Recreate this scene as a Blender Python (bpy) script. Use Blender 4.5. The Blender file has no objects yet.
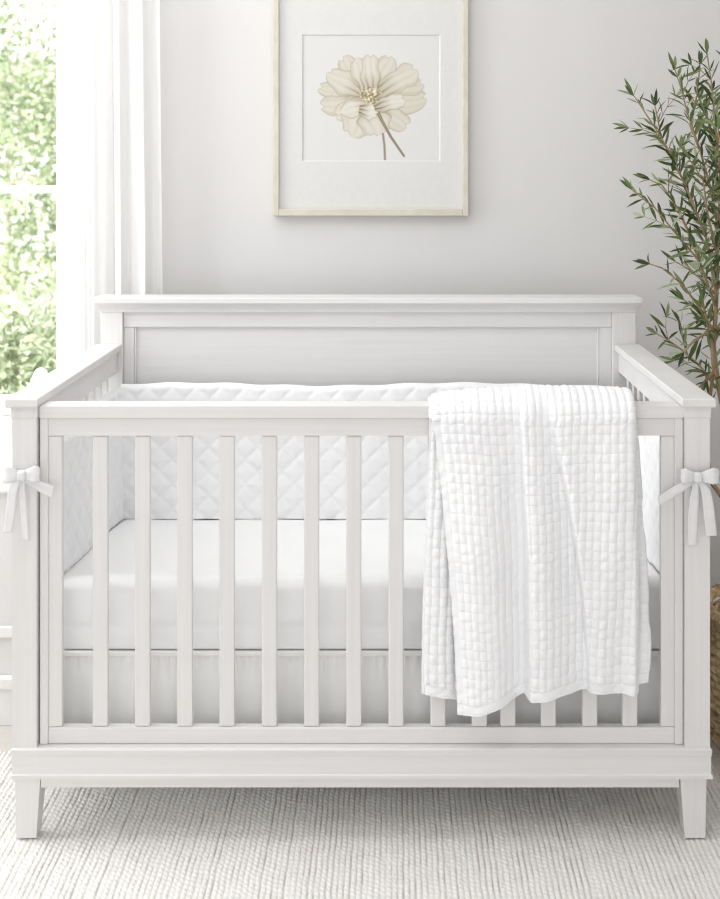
import bpy, bmesh, math, random
import numpy as np
from mathutils import Vector, Matrix

random.seed(7)
np.random.seed(7)
SC = bpy.context.scene
COL = SC.collection

# ------------------------------------------------------------------ camera
F, VX, VY, CZ = 1152.0, 392.0, 167.0, 1.342       # focal length and principal point in pixels, eye height
cam_data = bpy.data.cameras.new('camera')
cam = bpy.data.objects.new('camera', cam_data)
COL.objects.link(cam)
cam.location = (0, 0, CZ)
cam.rotation_euler = (math.pi / 2, 0, 0)
cam_data.sensor_fit = 'HORIZONTAL'
cam_data.sensor_width = 36
cam_data.lens = F / 720 * 36
cam_data.shift_x = (360 - VX) / 720
cam_data.shift_y = (VY - 449.5) / 720
cam_data.clip_start = 0.05
cam_data.clip_end = 200
cam_data.dof.use_dof = True
cam_data.dof.focus_distance = 2.72
cam_data.dof.aperture_fstop = 5.6
SC.camera = cam
SC.cycles.filter_width = 1.15

# ------------------------------------------------------------------ world and lights
W = bpy.data.worlds.new('world')
SC.world = W
W.use_nodes = True
wn, wl = W.node_tree.nodes, W.node_tree.links
wb = wn['Background']
wb.inputs[0].default_value = (0.97, 0.98, 1.0, 1)
# sky brightened towards the garden to whiten the window view, dimmer behind the house
w_tc = wn.new('ShaderNodeTexCoord')
w_dot = wn.new('ShaderNodeVectorMath')
w_dot.operation = 'DOT_PRODUCT'
w_dot.inputs[1].default_value = Vector((-0.45, 0.85, 0.28)).normalized()
w_map = wn.new('ShaderNodeMapRange')
w_map.interpolation_type = 'SMOOTHSTEP'
w_map.inputs['From Min'].default_value = -0.1
w_map.inputs['From Max'].default_value = 0.9
w_map.inputs['To Min'].default_value = 1.7
w_map.inputs['To Max'].default_value = 7.0
wl.new(w_tc.outputs['Generated'], w_dot.inputs[0])
wl.new(w_dot.outputs['Value'], w_map.inputs['Value'])
wl.new(w_map.outputs[0], wb.inputs[1])


def area(name, loc, target, sx, sy, power, color=(1, 1, 1), spread=180):
    l = bpy.data.lights.new(name, 'AREA')
    l.shape = 'RECTANGLE'
    l.size, l.size_y = sx, sy
    l.energy = power
    l.color = color
    l.spread = math.radians(spread)
    o = bpy.data.objects.new(name, l)
    COL.objects.link(o)
    o.location = loc
    o.rotation_euler = (Vector(target) - Vector(loc)).to_track_quat('-Z', 'Y').to_euler()
    return o


area('ceiling_daylight', (-0.8, 1.8, 2.52), (-0.8, 1.801, 0), 2.2, 2.2, 68, (0.97, 0.98, 1))  # added soft lamp under the closed ceiling, brightens top faces
area('side_window_daylight', (-2.05, 2.5, 1.55), (0, 2.5, 0.95), 1.1, 1.6, 76, (0.97, 0.985, 1))  # added lamp just inside the unseen left opening, lights from the left
area('front_window_daylight', (-0.35, -0.6, 1.05), (-0.05, 2.3, 0.5), 3.2, 1.7, 66, (0.97, 0.98, 1))  # added fill lamp behind the camera, where no window stands

sun = bpy.data.lights.new('sun', 'SUN')
sun.energy = 30.0
sun.angle = math.radians(2)
sun.color = (1, 0.96, 0.9)
so = bpy.data.objects.new('sun', sun)
COL.objects.link(so)
so.rotation_euler = Vector((0.0, 0.57, -0.82)).to_track_quat('-Z', 'Y').to_euler()

SC.view_settings.view_transform = 'Standard'
SC.view_settings.look = 'None'
SC.view_settings.gamma = 1
SC.view_settings.use_curve_mapping = False
SC.view_settings.exposure = -1.57


# ------------------------------------------------------------------ helpers
def PX(px, d):
    return (px - VX) * d / F


def PZ(py, d):
    return CZ - (py - VY) * d / F


def lin(r, g, b):
    f = lambda c: (c / 255 / 12.92) if c / 255 <= 0.04045 else ((c / 255 + 0.055) / 1.055) ** 2.4
    return (f(r), f(g), f(b), 1)


def new_mat(name):
    m = bpy.data.materials.new(name)
    m.use_nodes = True
    nt = m.node_tree
    return m, nt, nt.nodes, nt.links, nt.nodes['Principled BSDF']


def noise_mat(name, c1, c2, scale=(8, 8, 8), rough=0.6, bump=0.0, bscale=(60, 60, 60), detail=3, spec=0.3, sheen=0.0, trans=0.0):
    m, nt, N, L, b = new_mat(name)
    tc = N.new('ShaderNodeTexCoord')
    mp = N.new('ShaderNodeMapping')
    mp.inputs['Scale'].default_value = scale
    nz = N.new('ShaderNodeTexNoise')
    nz.inputs['Detail'].default_value = detail
    nz.inputs['Scale'].default_value = 1
    cr = N.new('ShaderNodeValToRGB')
    cr.color_ramp.elements[0].position = 0.3
    cr.color_ramp.elements[1].position = 0.7
    cr.color_ramp.elements[0].color = c1
    cr.color_ramp.elements[1].color = c2
    L.new(tc.outputs['Object'], mp.inputs[0])
    L.new(mp.outputs[0], nz.inputs['Vector'])
    L.new(nz.outputs[0], cr.inputs[0])
    L.new(cr.outputs[0], b.inputs['Base Color'])
    b.inputs['Roughness'].default_value = rough
    b.inputs['Specular IOR Level'].default_value = spec
    if sheen:
        b.inputs['Sheen Weight'].default_value = sheen
    if bump:
        mp2 = N.new('ShaderNodeMapping')
        mp2.inputs['Scale'].default_value = bscale
        n2 = N.new('ShaderNodeTexNoise')
        n2.inputs['Scale'].default_value = 1
        n2.inputs['Detail'].default_value = 4
        bp = N.new('ShaderNodeBump')
        bp.inputs['Strength'].default_value = bump
        bp.inputs['Distance'].default_value = 0.004
        L.new(tc.outputs['Object'], mp2.inputs[0])
        L.new(mp2.outputs[0], n2.inputs['Vector'])
        L.new(n2.outputs[0], bp.inputs['Height'])
        L.new(bp.outputs[0], b.inputs['Normal'])
    if trans:
        out = N['Material Output']
        t = N.new('ShaderNodeBsdfTranslucent')
        L.new(cr.outputs[0], t.inputs['Color'])
        mx = N.new('ShaderNodeMixShader')
        mx.inputs[0].default_value = trans
        L.new(b.outputs[0], mx.inputs[1])
        L.new(t.outputs[0], mx.inputs[2])
        L.new(mx.outputs[0], out.inputs['Surface'])
    return m


def obj(name, me, mat=None, parent=None, smooth=False):
    if isinstance(me, bmesh.types.BMesh):
        bm = me
        bmesh.ops.recalc_face_normals(bm, faces=bm.faces)
        me = bpy.data.meshes.new(name)
        bm.to_mesh(me)
        bm.free()
    o = bpy.data.objects.new(name, me)
    COL.objects.link(o)
    if mat is not None:
        me.materials.append(mat)
    if parent is not None:
        o.parent = parent
        o.matrix_parent_inverse = parent.matrix_world.inverted() if False else Matrix.Translation(-parent.location)
    if smooth:
        me.polygons.foreach_set('use_smooth', [True] * len(me.polygons))
    return o


def thing(name, label, cat, loc=(0, 0, 0), group=None):
    o = bpy.data.objects.new(name, None)
    COL.objects.link(o)
    o.empty_display_size = 0.05
    o.location = loc
    tag(o, label, cat, group)
    return o


def tag(o, label, cat, group=None):
    o['label'] = label
    o['category'] = cat
    if group:
        o['group'] = group


def structure(name, bm, mat):
    o = obj(name, bm, mat)
    o['kind'] = 'structure'
    return o


def add_box(bm, x0, x1, y0, y1, z0, z1, bev=0.0, seg=2):
    vs = [bm.verts.new(p) for p in ((x0, y0, z0), (x1, y0, z0), (x1, y1, z0), (x0, y1, z0),
                                    (x0, y0, z1), (x1, y0, z1), (x1, y1, z1), (x0, y1, z1))]
    fs = [bm.faces.new([vs[i] for i in f]) for f in ((0, 3, 2, 1), (4, 5, 6, 7), (0, 1, 5, 4), (1, 2, 6, 5), (2, 3, 7, 6), (3, 0, 4, 7))]
    if bev:
        es = list({e for f in fs for e in f.edges})
        bmesh.ops.bevel(bm, geom=es, offset=bev, segments=seg, profile=0.5, affect='EDGES')
    return bm


def box(x0, x1, y0, y1, z0, z1, bev=0.0025, seg=2):
    return add_box(bmesh.new(), x0, x1, y0, y1, z0, z1, bev, seg)


def add_loft(bm, rects):
    """rects: (z, x0, x1, y0, y1), bottom to top."""
    rings = []
    for z, x0, x1, y0, y1 in rects:
        rings.append([bm.verts.new(p) for p in ((x0, y0, z), (x1, y0, z), (x1, y1, z), (x0, y1, z))])
    for a, b in zip(rings, rings[1:]):
        for i in range(4):
            bm.faces.new((a[i], a[(i + 1) % 4], b[(i + 1) % 4], b[i]))
    bm.faces.new(rings[0][::-1])
    bm.faces.new(rings[-1])
    return bm


def loft(rects, bev=0.0015):
    bm = add_loft(bmesh.new(), rects)
    if bev:
        es = [e for e in bm.edges if e.calc_face_angle(0) > 0.35]
        bmesh.ops.bevel(bm, geom=es, offset=bev, segments=2, profile=0.5, affect='EDGES')
    return bm


def add_tube(bm, pts, radii, n=8, caps=True):
    pts = [Vector(p) for p in pts]
    rings = []
    up = Vector((0, 0, 1))
    prev = None
    for i, p in enumerate(pts):
        t = (pts[min(i + 1, len(pts) - 1)] - pts[max(i - 1, 0)]).normalized()
        if prev is None:
            a = t.cross(up)
            if a.length < 1e-3:
                a = t.cross(Vector((1, 0, 0)))
        else:
            a = prev - t * prev.dot(t)
        a.normalize()
        prev = a
        b = t.cross(a)
        r = radii[i] if hasattr(radii, '__len__') else radii
        rings.append([bm.verts.new(p + (a * math.cos(k * 2 * math.pi / n) + b * math.sin(k * 2 * math.pi / n)) * r) for k in range(n)])
    for A, B in zip(rings, rings[1:]):
        for k in range(n):
            bm.faces.new((A[k], A[(k + 1) % n], B[(k + 1) % n], B[k]))
    if caps:
        bm.faces.new(rings[0][::-1])
        bm.faces.new(rings[-1])
    return bm


def add_lathe(bm, prof, cx, cy, n=48):
    rings = []
    for r, z in prof:
        rings.append([bm.verts.new((cx + r * math.cos(2 * math.pi * k / n), cy + r * math.sin(2 * math.pi * k / n), z)) for k in range(n)])
    for A, B in zip(rings, rings[1:]):
        for k in range(n):
            bm.faces.new((A[k], A[(k + 1) % n], B[(k + 1) % n], B[k]))
    return rings


def grid_mesh(name, P, closed_u=False):
    """P: array rows x cols x 3 -> quad mesh."""
    R, C = P.shape[:2]
    idx = np.arange(R * C).reshape(R, C)
    a, b, c, d = idx[:-1, :-1], idx[:-1, 1:], idx[1:, 1:], idx[1:, :-1]
    q = np.stack([a, b, c, d], -1).reshape(-1, 4)
    if closed_u:
        q2 = np.stack([idx[:-1, -1], idx[:-1, 0], idx[1:, 0], idx[1:, -1]], -1).reshape(-1, 4)
        q = np.concatenate([q, q2])
    me = bpy.data.meshes.new(name)
    me.vertices.add(R * C)
    me.vertices.foreach_set('co', P.reshape(-1).astype(np.float32))
    n = len(q)
    me.loops.add(n * 4)
    me.loops.foreach_set('vertex_index', q.reshape(-1).astype(np.int32))
    me.polygons.add(n)
    me.polygons.foreach_set('loop_start', np.arange(0, n * 4, 4, dtype=np.int32))
    me.polygons.foreach_set('use_smooth', np.ones(n, dtype=bool))
    me.update(calc_edges=True)
    me.validate()
    return me


def raw_mesh(name, V, Q, smooth=False):
    me = bpy.data.meshes.new(name)
    me.vertices.add(len(V))
    me.vertices.foreach_set('co', np.asarray(V, np.float32).reshape(-1))
    n = len(Q)
    me.loops.add(n * 4)
    me.loops.foreach_set('vertex_index', np.asarray(Q, np.int32).reshape(-1))
    me.polygons.add(n)
    me.polygons.foreach_set('loop_start', np.arange(0, n * 4, 4, dtype=np.int32))
    me.polygons.foreach_set('use_smooth', np.full(n, smooth))
    me.update(calc_edges=True)
    return me


def solidify(o, t, offset=0.0):
    m = o.modifiers.new('thickness', 'SOLIDIFY')
    m.thickness = t
    m.offset = offset
    return o


def sstep(a, b, x):
    t = np.clip((x - a) / (b - a), 0, 1)
    return t * t * (3 - 2 * t)


# ------------------------------------------------------------------ materials
M = {}
M['wall'] = noise_mat('wall_paint', lin(220, 218, 217), lin(223, 221, 220), (2, 2, 2), 0.85, 0.05, (150, 150, 150), spec=0.15)
M['ceiling'] = noise_mat('ceiling_paint', lin(236, 235, 233), lin(239, 238, 236), (2, 2, 2), 0.9)
M['trim'] = noise_mat('trim_paint', lin(232, 231, 229), lin(236, 235, 233), (4, 4, 4), 0.45)
M['crib'] = noise_mat('crib_paint', lin(223, 221, 220), lin(228, 226, 225), (14, 14, 14), 0.42, 0.05, (90, 90, 90), spec=0.35)
M['crib_h'] = noise_mat('crib_paint_horizontal_grain', lin(223, 221, 220), lin(228, 226, 225), (3, 60, 110), 0.42, 0.035, (5, 120, 260), spec=0.35)
M['crib_v'] = noise_mat('crib_paint_vertical_grain', lin(223, 221, 220), lin(228, 226, 225), (110, 60, 3), 0.42, 0.035, (260, 120, 5), spec=0.35)
M['sheet'] = noise_mat('cotton_sheet', lin(246, 246, 246), lin(249, 249, 249), (6, 6, 6), 0.9, 0.12, (14, 14, 30), sheen=0.1, spec=0.1)
M['skirt'] = noise_mat('cotton_skirt', lin(246, 245, 243), lin(249, 248, 246), (6, 6, 6), 0.9, 0.25, (26, 26, 7), sheen=0.1, spec=0.1)
M['bumper'] = noise_mat('quilted_cotton', lin(242, 242, 243), lin(247, 247, 248), (8, 8, 8), 0.9, 0.2, (70, 70, 70), sheen=0.1, spec=0.1)
M['piping'] = noise_mat('piping_cord', lin(206, 200, 190), lin(222, 217, 208), (90, 90, 90), 0.9, 0.3)
M['blanket'] = noise_mat('blanket_cotton', lin(243, 243, 245), lin(247, 247, 248), (12, 12, 12), 0.95, 0.35, (160, 160, 160), sheen=0.15, spec=0.08)
M['ribbon'] = noise_mat('ribbon_satin', lin(243, 242, 243), lin(248, 247, 248), (30, 30, 30), 0.55, 0.1, (120, 120, 30), trans=0.25)
M['curtain'] = noise_mat('curtain_linen', lin(240, 239, 238), lin(245, 244, 243), (60, 60, 4), 0.95, 0.08, (200, 200, 60), trans=0.35, spec=0.05)
M['frame'] = noise_mat('champagne_frame', lin(204, 197, 180), lin(214, 208, 193), (30, 30, 30), 0.4, 0.05, (100, 100, 100), spec=0.4)
M['mat_board'] = noise_mat('mat_board', lin(216, 215, 213), lin(219, 218, 216), (60, 60, 60), 0.95)
M['bark'] = noise_mat('bark', lin(134, 108, 80), lin(172, 148, 118), (60, 60, 14), 0.85, 0.5, (140, 140, 30))
M['soil'] = noise_mat('soil', lin(62, 48, 36), lin(94, 74, 56), (60, 60, 60), 1.0, 0.8, (90, 90, 90))
M['pot'] = noise_mat('nursery_pot', lin(60, 58, 56), lin(72, 70, 68), (20, 20, 20), 0.6)
M['ceramic'] = noise_mat('white_ceramic', lin(244, 243, 240), lin(248, 247, 245), (10, 10, 10), 0.35)
M['metal'] = noise_mat('rod_metal', lin(200, 198, 194), lin(214, 212, 208), (20, 20, 20), 0.35)
M['floor'] = None


def floor_material():
    m, nt, N, L, b = new_mat('pale_oak_floor')
    tc = N.new('ShaderNodeTexCoord')
    br = N.new('ShaderNodeTexBrick')
    br.inputs['Scale'].default_value = 1
    br.inputs['Brick Width'].default_value = 1.6
    br.inputs['Row Height'].default_value = 0.14
    br.inputs['Mortar Size'].default_value = 0.0015
    br.inputs['Color1'].default_value = lin(216, 211, 203)
    br.inputs['Color2'].default_value = lin(221, 217, 209)
    br.inputs['Mortar'].default_value = lin(186, 178, 166)
    mp = N.new('ShaderNodeMapping')
    mp.inputs['Scale'].default_value = (2, 40, 1)
    nz = N.new('ShaderNodeTexNoise')
    nz.inputs['Scale'].default_value = 1
    nz.inputs['Detail'].default_value = 5
    mx = N.new('ShaderNodeMix')
    mx.data_type = 'RGBA'
    mx.blend_type = 'MULTIPLY'
    mx.inputs[0].default_value = 0.2
    L.new(tc.outputs['Object'], br.inputs['Vector'])
    L.new(tc.outputs['Object'], mp.inputs[0])
    L.new(mp.outputs[0], nz.inputs['Vector'])
    L.new(br.outputs[0], mx.inputs[6])
    L.new(nz.outputs[0], mx.inputs[7])
    L.new(mx.outputs[2], b.inputs['Base Color'])
    b.inputs['Roughness'].default_value = 0.5
    return m


M['floor'] = floor_material()


def island_mat(name, stops, rough=0.6, trans=0.3, spec=0.3):
    """colour picked per leaf from a ramp"""
    m, nt, N, L, b = new_mat(name)
    g = N.new('ShaderNodeNewGeometry')
    cr = N.new('ShaderNodeValToRGB')
    els = cr.color_ramp.elements
    els[0].position, els[0].color = stops[0]
    els[1].position, els[1].color = stops[-1]
    for p, c in stops[1:-1]:
        e = els.new(p)
        e.color = c
    L.new(g.outputs['Random Per Island'], cr.inputs[0])
    L.new(cr.outputs[0], b.inputs['Base Color'])
    b.inputs['Roughness'].default_value = rough
    b.inputs['Specular IOR Level'].default_value = spec
    t = N.new('ShaderNodeBsdfTranslucent')
    L.new(cr.outputs[0], t.inputs['Color'])
    mx = N.new('ShaderNodeMixShader')
    mx.inputs[0].default_value = trans
    L.new(b.outputs[0], mx.inputs[1])
    L.new(t.outputs[0], mx.inputs[2])
    L.new(mx.outputs[0], N['Material Output'].inputs['Surface'])
    return m


M['olive_leaf'] = island_mat('olive_leaves', [(0, lin(56, 70, 38)), (0.45, lin(86, 104, 58)), (0.75, lin(122, 138, 88)), (1, lin(172, 182, 150))], 0.5, 0.2, 0.35)
M['garden_leaf'] = island_mat('garden_leaves', [(0, lin(146, 162, 134)), (0.35, lin(188, 200, 172)), (0.7, lin(214, 222, 200)), (1, lin(246, 246, 240))], 0.6, 0.5)


def glass_material():
    m, nt, N, L, b = new_mat('window_glass')
    t = N.new('ShaderNodeBsdfTransparent')
    g = N.new('ShaderNodeBsdfGlossy')
    g.inputs['Roughness'].default_value = 0.02
    mx = N.new('ShaderNodeMixShader')
    mx.inputs[0].default_value = 0.04
    L.new(t.outputs[0], mx.inputs[1])
    L.new(g.outputs[0], mx.inputs[2])
    L.new(mx.outputs[0], N['Material Output'].inputs['Surface'])
    return m


M['glass'] = glass_material()
M['pale_bark'] = noise_mat('pale_bark', lin(176, 174, 158), lin(200, 198, 182), (20, 20, 5), 0.9)

# ------------------------------------------------------------------ room shell
DW = 3.27                     # distance of the back wall
XL, XR, YB, ZC = -2.15, 2.0, -0.7, 2.6
wx0, wx1, wz0, wz1 = -1.80, PX(57, DW) + 0.055, 0.63, 2.32       # window opening (outside of its frame)
FZ = -0.012                   # wooden floor level; the top of the rug is about zero
WT = 0.16                     # wall thickness

bm = bmesh.new()
add_box(bm, wx1, XR + WT, DW, DW + WT, FZ, ZC)
add_box(bm, XL - WT, wx0, DW, DW + WT, FZ, ZC)
add_box(bm, wx0, wx1, DW, DW + WT, FZ, wz0)
add_box(bm, wx0, wx1, DW, DW + WT, wz1, ZC)
structure('wall_back', bm, M['wall'])
bm = bmesh.new()
lw0, lw1, lz0, lz1 = 1.9, 3.1, 0.65, 2.35  # unseen opening, added to let light in from the left
add_box(bm, XL - WT, XL, YB, lw0, FZ, ZC)
add_box(bm, XL - WT, XL, lw1, DW, FZ, ZC)
add_box(bm, XL - WT, XL, lw0, lw1, FZ, lz0)
add_box(bm, XL - WT, XL, lw0, lw1, lz1, ZC)
structure('wall_left', bm, M['wall'])
structure('wall_right', box(XR, XR + WT, YB, DW, FZ, ZC, 0), M['wall'])
structure('floor', box(XL - WT, XR + WT, YB, DW + WT, -0.06, FZ, 0), M['floor'])
structure('ceiling', box(XL - WT, XR + WT, -2.7, DW + WT, ZC, ZC + 0.08, 0), M['ceiling'])  # extended beyond the open front as an added shield against the sun


def base_board(name, x0, x1, y, face=-1):
    bm = bmesh.new()
    add_box(bm, x0, x1, y - 0.014, y, FZ, 0.105, 0.002)
    add_box(bm, x0, x1, y - 0.02, y, 0.105, 0.122, 0.004)
    structure(name, bm, M['trim'])


LEDX = -0.815                 # right end of the deep window ledge
LEDD = 2.806                  # front face of the ledge
base_board('baseboard_back', LEDX + 0.002, XR, DW)
bm = bmesh.new()
add_box(bm, XR - 0.014, XR, YB, DW - 0.02, FZ, 0.105, 0.002)
add_box(bm, XR - 0.02, XR, YB, DW - 0.02, 0.105, 0.122, 0.004)
structure('baseboard_right', bm, M['trim'])
bm = bmesh.new()
add_box(bm, XL, XL + 0.014, YB, LEDD - 0.03, FZ, 0.105, 0.002)
add_box(bm, XL, XL + 0.02, YB, LEDD - 0.03, 0.105, 0.122, 0.004)
structure('baseboard_left', bm, M['trim'])

# deep boxed-in ledge below the window, its board, and its mouldings
ledz = PZ(480, LEDD - .025)
structure('trim_1', box(XL, LEDX, LEDD, DW, FZ, ledz - 0.034, 0.002), M['wall'])
structure('trim_2', box(XL, LEDX + 0.012, LEDD - 0.025, DW, ledz - 0.034, ledz, 0.006), M['trim'])
bm = bmesh.new()
add_box(bm, XL, LEDX, LEDD - 0.014, LEDD, FZ, 0.075, 0.002)
add_box(bm, XL, LEDX, LEDD - 0.022, LEDD, 0.075, 0.108, 0.006)
add_box(bm, XL, LEDX, LEDD - 0.010, LEDD, PZ(637, LEDD), PZ(625, LEDD), 0.004)
structure('trim_3', bm, M['trim'])

# window
gx1 = PX(56, DW + 0.03)       # right edge of the glass
win = bpy.data.objects.new('window_1', None)
COL.objects.link(win)
win.location = (wx0, DW, wz0)
win['kind'] = 'structure'
fd0, fd1 = DW + 0.03, DW + 0.09
zm = PZ(189.5, DW + 0.05)
bm = bmesh.new()
add_box(bm, gx1, wx1, fd0, fd1, wz0, wz1, 0.003)
add_box(bm, wx0, wx0 + 0.05, fd0, fd1, wz0, wz1, 0.003)
add_box(bm, wx0 + 0.05, gx1, fd0, fd1, wz0, wz0 + 0.05, 0.003)
add_box(bm, wx0 + 0.05, gx1, fd0, fd1, wz1 - 0.05, wz1, 0.003)
obj('window_frame', bm, M['trim'], win)
obj('meeting_rail', box(wx0 + 0.05, gx1, fd0 + 0.005, fd1 - 0.005, zm - 0.011, zm + 0.011, 0.002), M['trim'], win)
obj('pane', box(wx0 + 0.05, gx1, DW + 0.058, DW + 0.062, wz0 + 0.05, zm - 0.011, 0), M['glass'], win)
obj('pane', box(wx0 + 0.05, gx1, DW + 0.058, DW + 0.062, zm + 0.011, wz1 - 0.05, 0), M['glass'], win)
bm = bmesh.new()
add_box(bm, wx1 - 0.004, wx1 + 0.062, DW - 0.016, DW, wz0, wz1 + 0.07, 0.003)
add_box(bm, wx0 - 0.066, wx0 + 0.004, DW - 0.016, DW, wz0, wz1 + 0.07, 0.003)
add_box(bm, wx0 + 0.004, wx1 - 0.004, DW - 0.016, DW, wz1 - 0.004, wz1 + 0.07, 0.003)
structure('trim_4', bm, M['trim'])

# ------------------------------------------------------------------ garden beyond the window
lawn = obj('lawn', box(-12, 6, DW + WT + 0.3, 22, -0.5, -0.4, 0), noise_mat('lawn', lin(188, 200, 168), lin(208, 216, 188), (3, 3, 3), 1.0))
lawn['kind'] = 'structure'


def leaf_cloud(n, centers, size, seed):
    rng = np.random.default_rng(seed)
    ci = rng.choice(len(centers), n, p=np.array([c[3] ** 2 for c in centers]) / sum(c[3] ** 2 for c in centers))
    c = np.array(centers)[ci]
    u = rng.normal(size=(n, 3))
    u /= np.linalg.norm(u, axis=1)[:, None]
    p = c[:, :3] + u * (c[:, 3] * rng.uniform(0.55, 1.0, n) ** 0.6)[:, None]
    a = rng.normal(size=(n, 3)) + u * 0.5
    a /= np.linalg.norm(a, axis=1)[:, None]
    b = np.cross(a, rng.normal(size=(n, 3)))
    b /= np.linalg.norm(b, axis=1)[:, None]
    L = (size * rng.uniform(0.7, 1.4, n))[:, None]
    nn = np.cross(a, b)
    V = np.stack([p, p + a * L * .5 + b * L * .28 + nn * L * .08, p + a * L, p + a * L * .5 - b * L * .28 + nn * L * .08], 1).reshape(-1, 3)
    return V, np.arange(n * 4).reshape(n, 4)


def shrub(name, label, x, y, h, r, n, seed, size, cat='tree', group='garden trees seen through the window'):
    rng = np.random.default_rng(seed)
    t = thing(name, label, cat, (x, y, -0.4), group)
    cs = []
    bmt = bmesh.new()
    add_tube(bmt, [(x, y, -0.4), (x + .04, y, h * .4), (x - .03, y, h * .8)], [0.035, 0.025, 0.01], 8)
    for k in range(26):
        a = rng.uniform(0, 6.28)
        zz = rng.uniform(-0.1, h)
        rr = r * (1 - 0.35 * abs(zz / h - .45)) * rng.uniform(0.3, 1)
        c = (x + rr * math.cos(a), y + rr * math.sin(a) * .7, zz)
        cs.append(c + (r * rng.uniform(.28, .45),))
        add_tube(bmt, [(x, y, max(-.3, zz - .35)), c], [0.008, 0.003], 6)
    obj('trunk', bmt, M['pale_bark'], t)
    V, Q = leaf_cloud(n, cs, size, seed)
    obj('foliage', raw_mesh('foliage', V, Q), M['garden_leaf'], t)
    return t


shrub('garden_tree', 'sunlit green leafy tree right outside the window, nearest the curtain', -3.7, 11.0, 2.9, 1.05, 9000, 3, 0.082)
shrub('garden_tree', 'pale green leafy tree outside the window at the left picture edge', -5.9, 14.0, 3.3, 1.3, 8000, 5, 0.105)
shrub('garden_bush', 'low pale green bush just outside the window, below the trees', -1.95, 5.9, 0.62, 0.5, 4600, 9, 0.055, 'bush', None)

# ------------------------------------------------------------------ curtains
def curtain_panel(pxs_top, pxs_bot, z0, z1, d, amp, nf, seed, hem):
    cols, rows = 240, 90
    s = np.linspace(0, 1, cols)[None, :]
    v = np.linspace(0, 1, rows)[:, None]           # 0 top
    x0 = PX(pxs_top[0], d) * (1 - v) + PX(pxs_bot[0], d) * v
    x1 = PX(pxs_top[1], d) * (1 - v) + PX(pxs_bot[1], d) * v
    rng = np.random.default_rng(seed)
    ph = 2 * np.pi * nf * s + 0.7 * np.sin(2 * np.pi * s * 1.7 + seed) + 0.4 * np.sin(3 * v + seed) + np.pi
    A = amp * (0.75 + 0.35 * np.sin(2 * np.pi * s * 2.3 + seed * 1.3)) * (0.85 + .25 * v)
    y = d + A * np.sin(ph) + 0.25 * A * np.sin(2.3 * ph + 1 + 2 * v)
    x = x0 + (x1 - x0) * (s + 0.006 * np.sin(2 * ph))
    z = z1 + (z0 - z1) * v + 0 * s
    return np.stack([x, y, z], -1)


ct = thing('curtain', 'white gathered linen curtain hanging at the right side of the window', 'curtain', (PX(125, 3.18), 3.18, ledz + 0.02))
P = curtain_panel((91, 157), (92, 164), ledz + 0.02, 2.42, 3.175, 0.015, 3.1, 2, 0)
obj('fabric', grid_mesh('fabric', P), M['curtain'], ct)
sh = thing('sheer_curtain', 'bright sheer white curtain over the right edge of the window panes', 'curtain', (PX(75, 3.2), 3.2, ledz + 0.02))
M['sheer'] = noise_mat('sheer_voile', lin(250, 250, 250), lin(252, 252, 252), (60, 60, 4), 0.95, 0.0, trans=0.6, spec=0.05)
P = curtain_panel((61, 100), (61, 102), ledz + 0.02, 2.42, 3.215, 0.008, 3.0, 5, 0)
obj('fabric', grid_mesh('fabric', P), M['sheer'], sh)
rod = thing('curtain_rod', 'slim pale metal curtain rod above the window', 'curtain rod', (-1.3, 3.2, 2.44))
bm = bmesh.new()
add_tube(bm, [(-1.95, 3.2, 2.44), (-0.58, 3.2, 2.44)], 0.01, 12)
obj('pole', bm, M['metal'], rod)
for x in (-1.9, -0.62):
    bm = bmesh.new()
    add_tube(bm, [(x, 3.2, 2.44), (x, DW, 2.44)], 0.007, 8)
    add_box(bm, x - .015, x + .015, DW - 0.006, DW, 2.41, 2.47, 0.002)
    obj('bracket', bm, M['metal'], rod)

# small white rounded jar on the ledge
vx, vd = PX(41, 3.08), 3.08
jz = PZ(367, vd)
bm = bmesh.new()
hj = jz - ledz
prof = [(0.0005, ledz), (0.02, ledz), (0.027, ledz + .01), (0.032, ledz + hj * .35), (0.032, ledz + hj * .6), (0.026, ledz + hj * .85), (0.014, ledz + hj * .97), (0.0005, jz)]
add_lathe(bm, prof, vx, vd, 32)
o = obj('jar', bm, M['ceramic'], None, True)
tag(o, 'small white rounded jar on the window ledge, behind the left crib arm', 'jar')

# ------------------------------------------------------------------ framed botanical print
DP = DW - 0.03
S0 = DP
ax0, ax1 = PX(273, DP), PX(468.5, DP)
az0, az1 = PZ(216, DP), PZ(-21, DP)
pic = thing('framed_print', 'framed botanical drawing of a cream flower on the wall above the crib', 'picture', ((ax0 + ax1) / 2, DP, az0))
fw = 0.0165
bm = bmesh.new()
for (x0, x1, z0, z1) in ((ax0, ax0 + fw, az0, az1), (ax1 - fw, ax1, az0, az1), (ax0 + fw, ax1 - fw, az0, az0 + fw + .003), (ax0 + fw, ax1 - fw, az1 - fw - .003, az1)):
    add_box(bm, x0, x1, DP, DW - 0.001, z0, z1, 0.002)
obj('frame', bm, M['frame'], pic)
mx0, mx1, mz0, mz1 = ax0 + fw - .001, ax1 - fw + .001, az0 + fw, az1 - fw
dm = DP + 0.012
ox0, ox1, oz0, oz1 = PX(302, dm), PX(440.5, dm), PZ(161.5, dm), PZ(34.5, dm)
bm = bmesh.new()
out = [(mx0, mz0), (mx1, mz0), (mx1, mz1), (mx0, mz1)]
inn = [(ox0, oz0), (ox1, oz0), (ox1, oz1), (ox0, oz1)]
e = 0.0035
inn2 = [(ox0 + e, oz0 + e), (ox1 - e, oz0 + e), (ox1 - e, oz1 - e), (ox0 + e, oz1 - e)]
v0 = [bm.verts.new((x, dm, z)) for x, z in out]
v1 = [bm.verts.new((x, dm, z)) for x, z in inn]
v2 = [bm.verts.new((x, dm + 0.0035, z)) for x, z in inn2]
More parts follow.
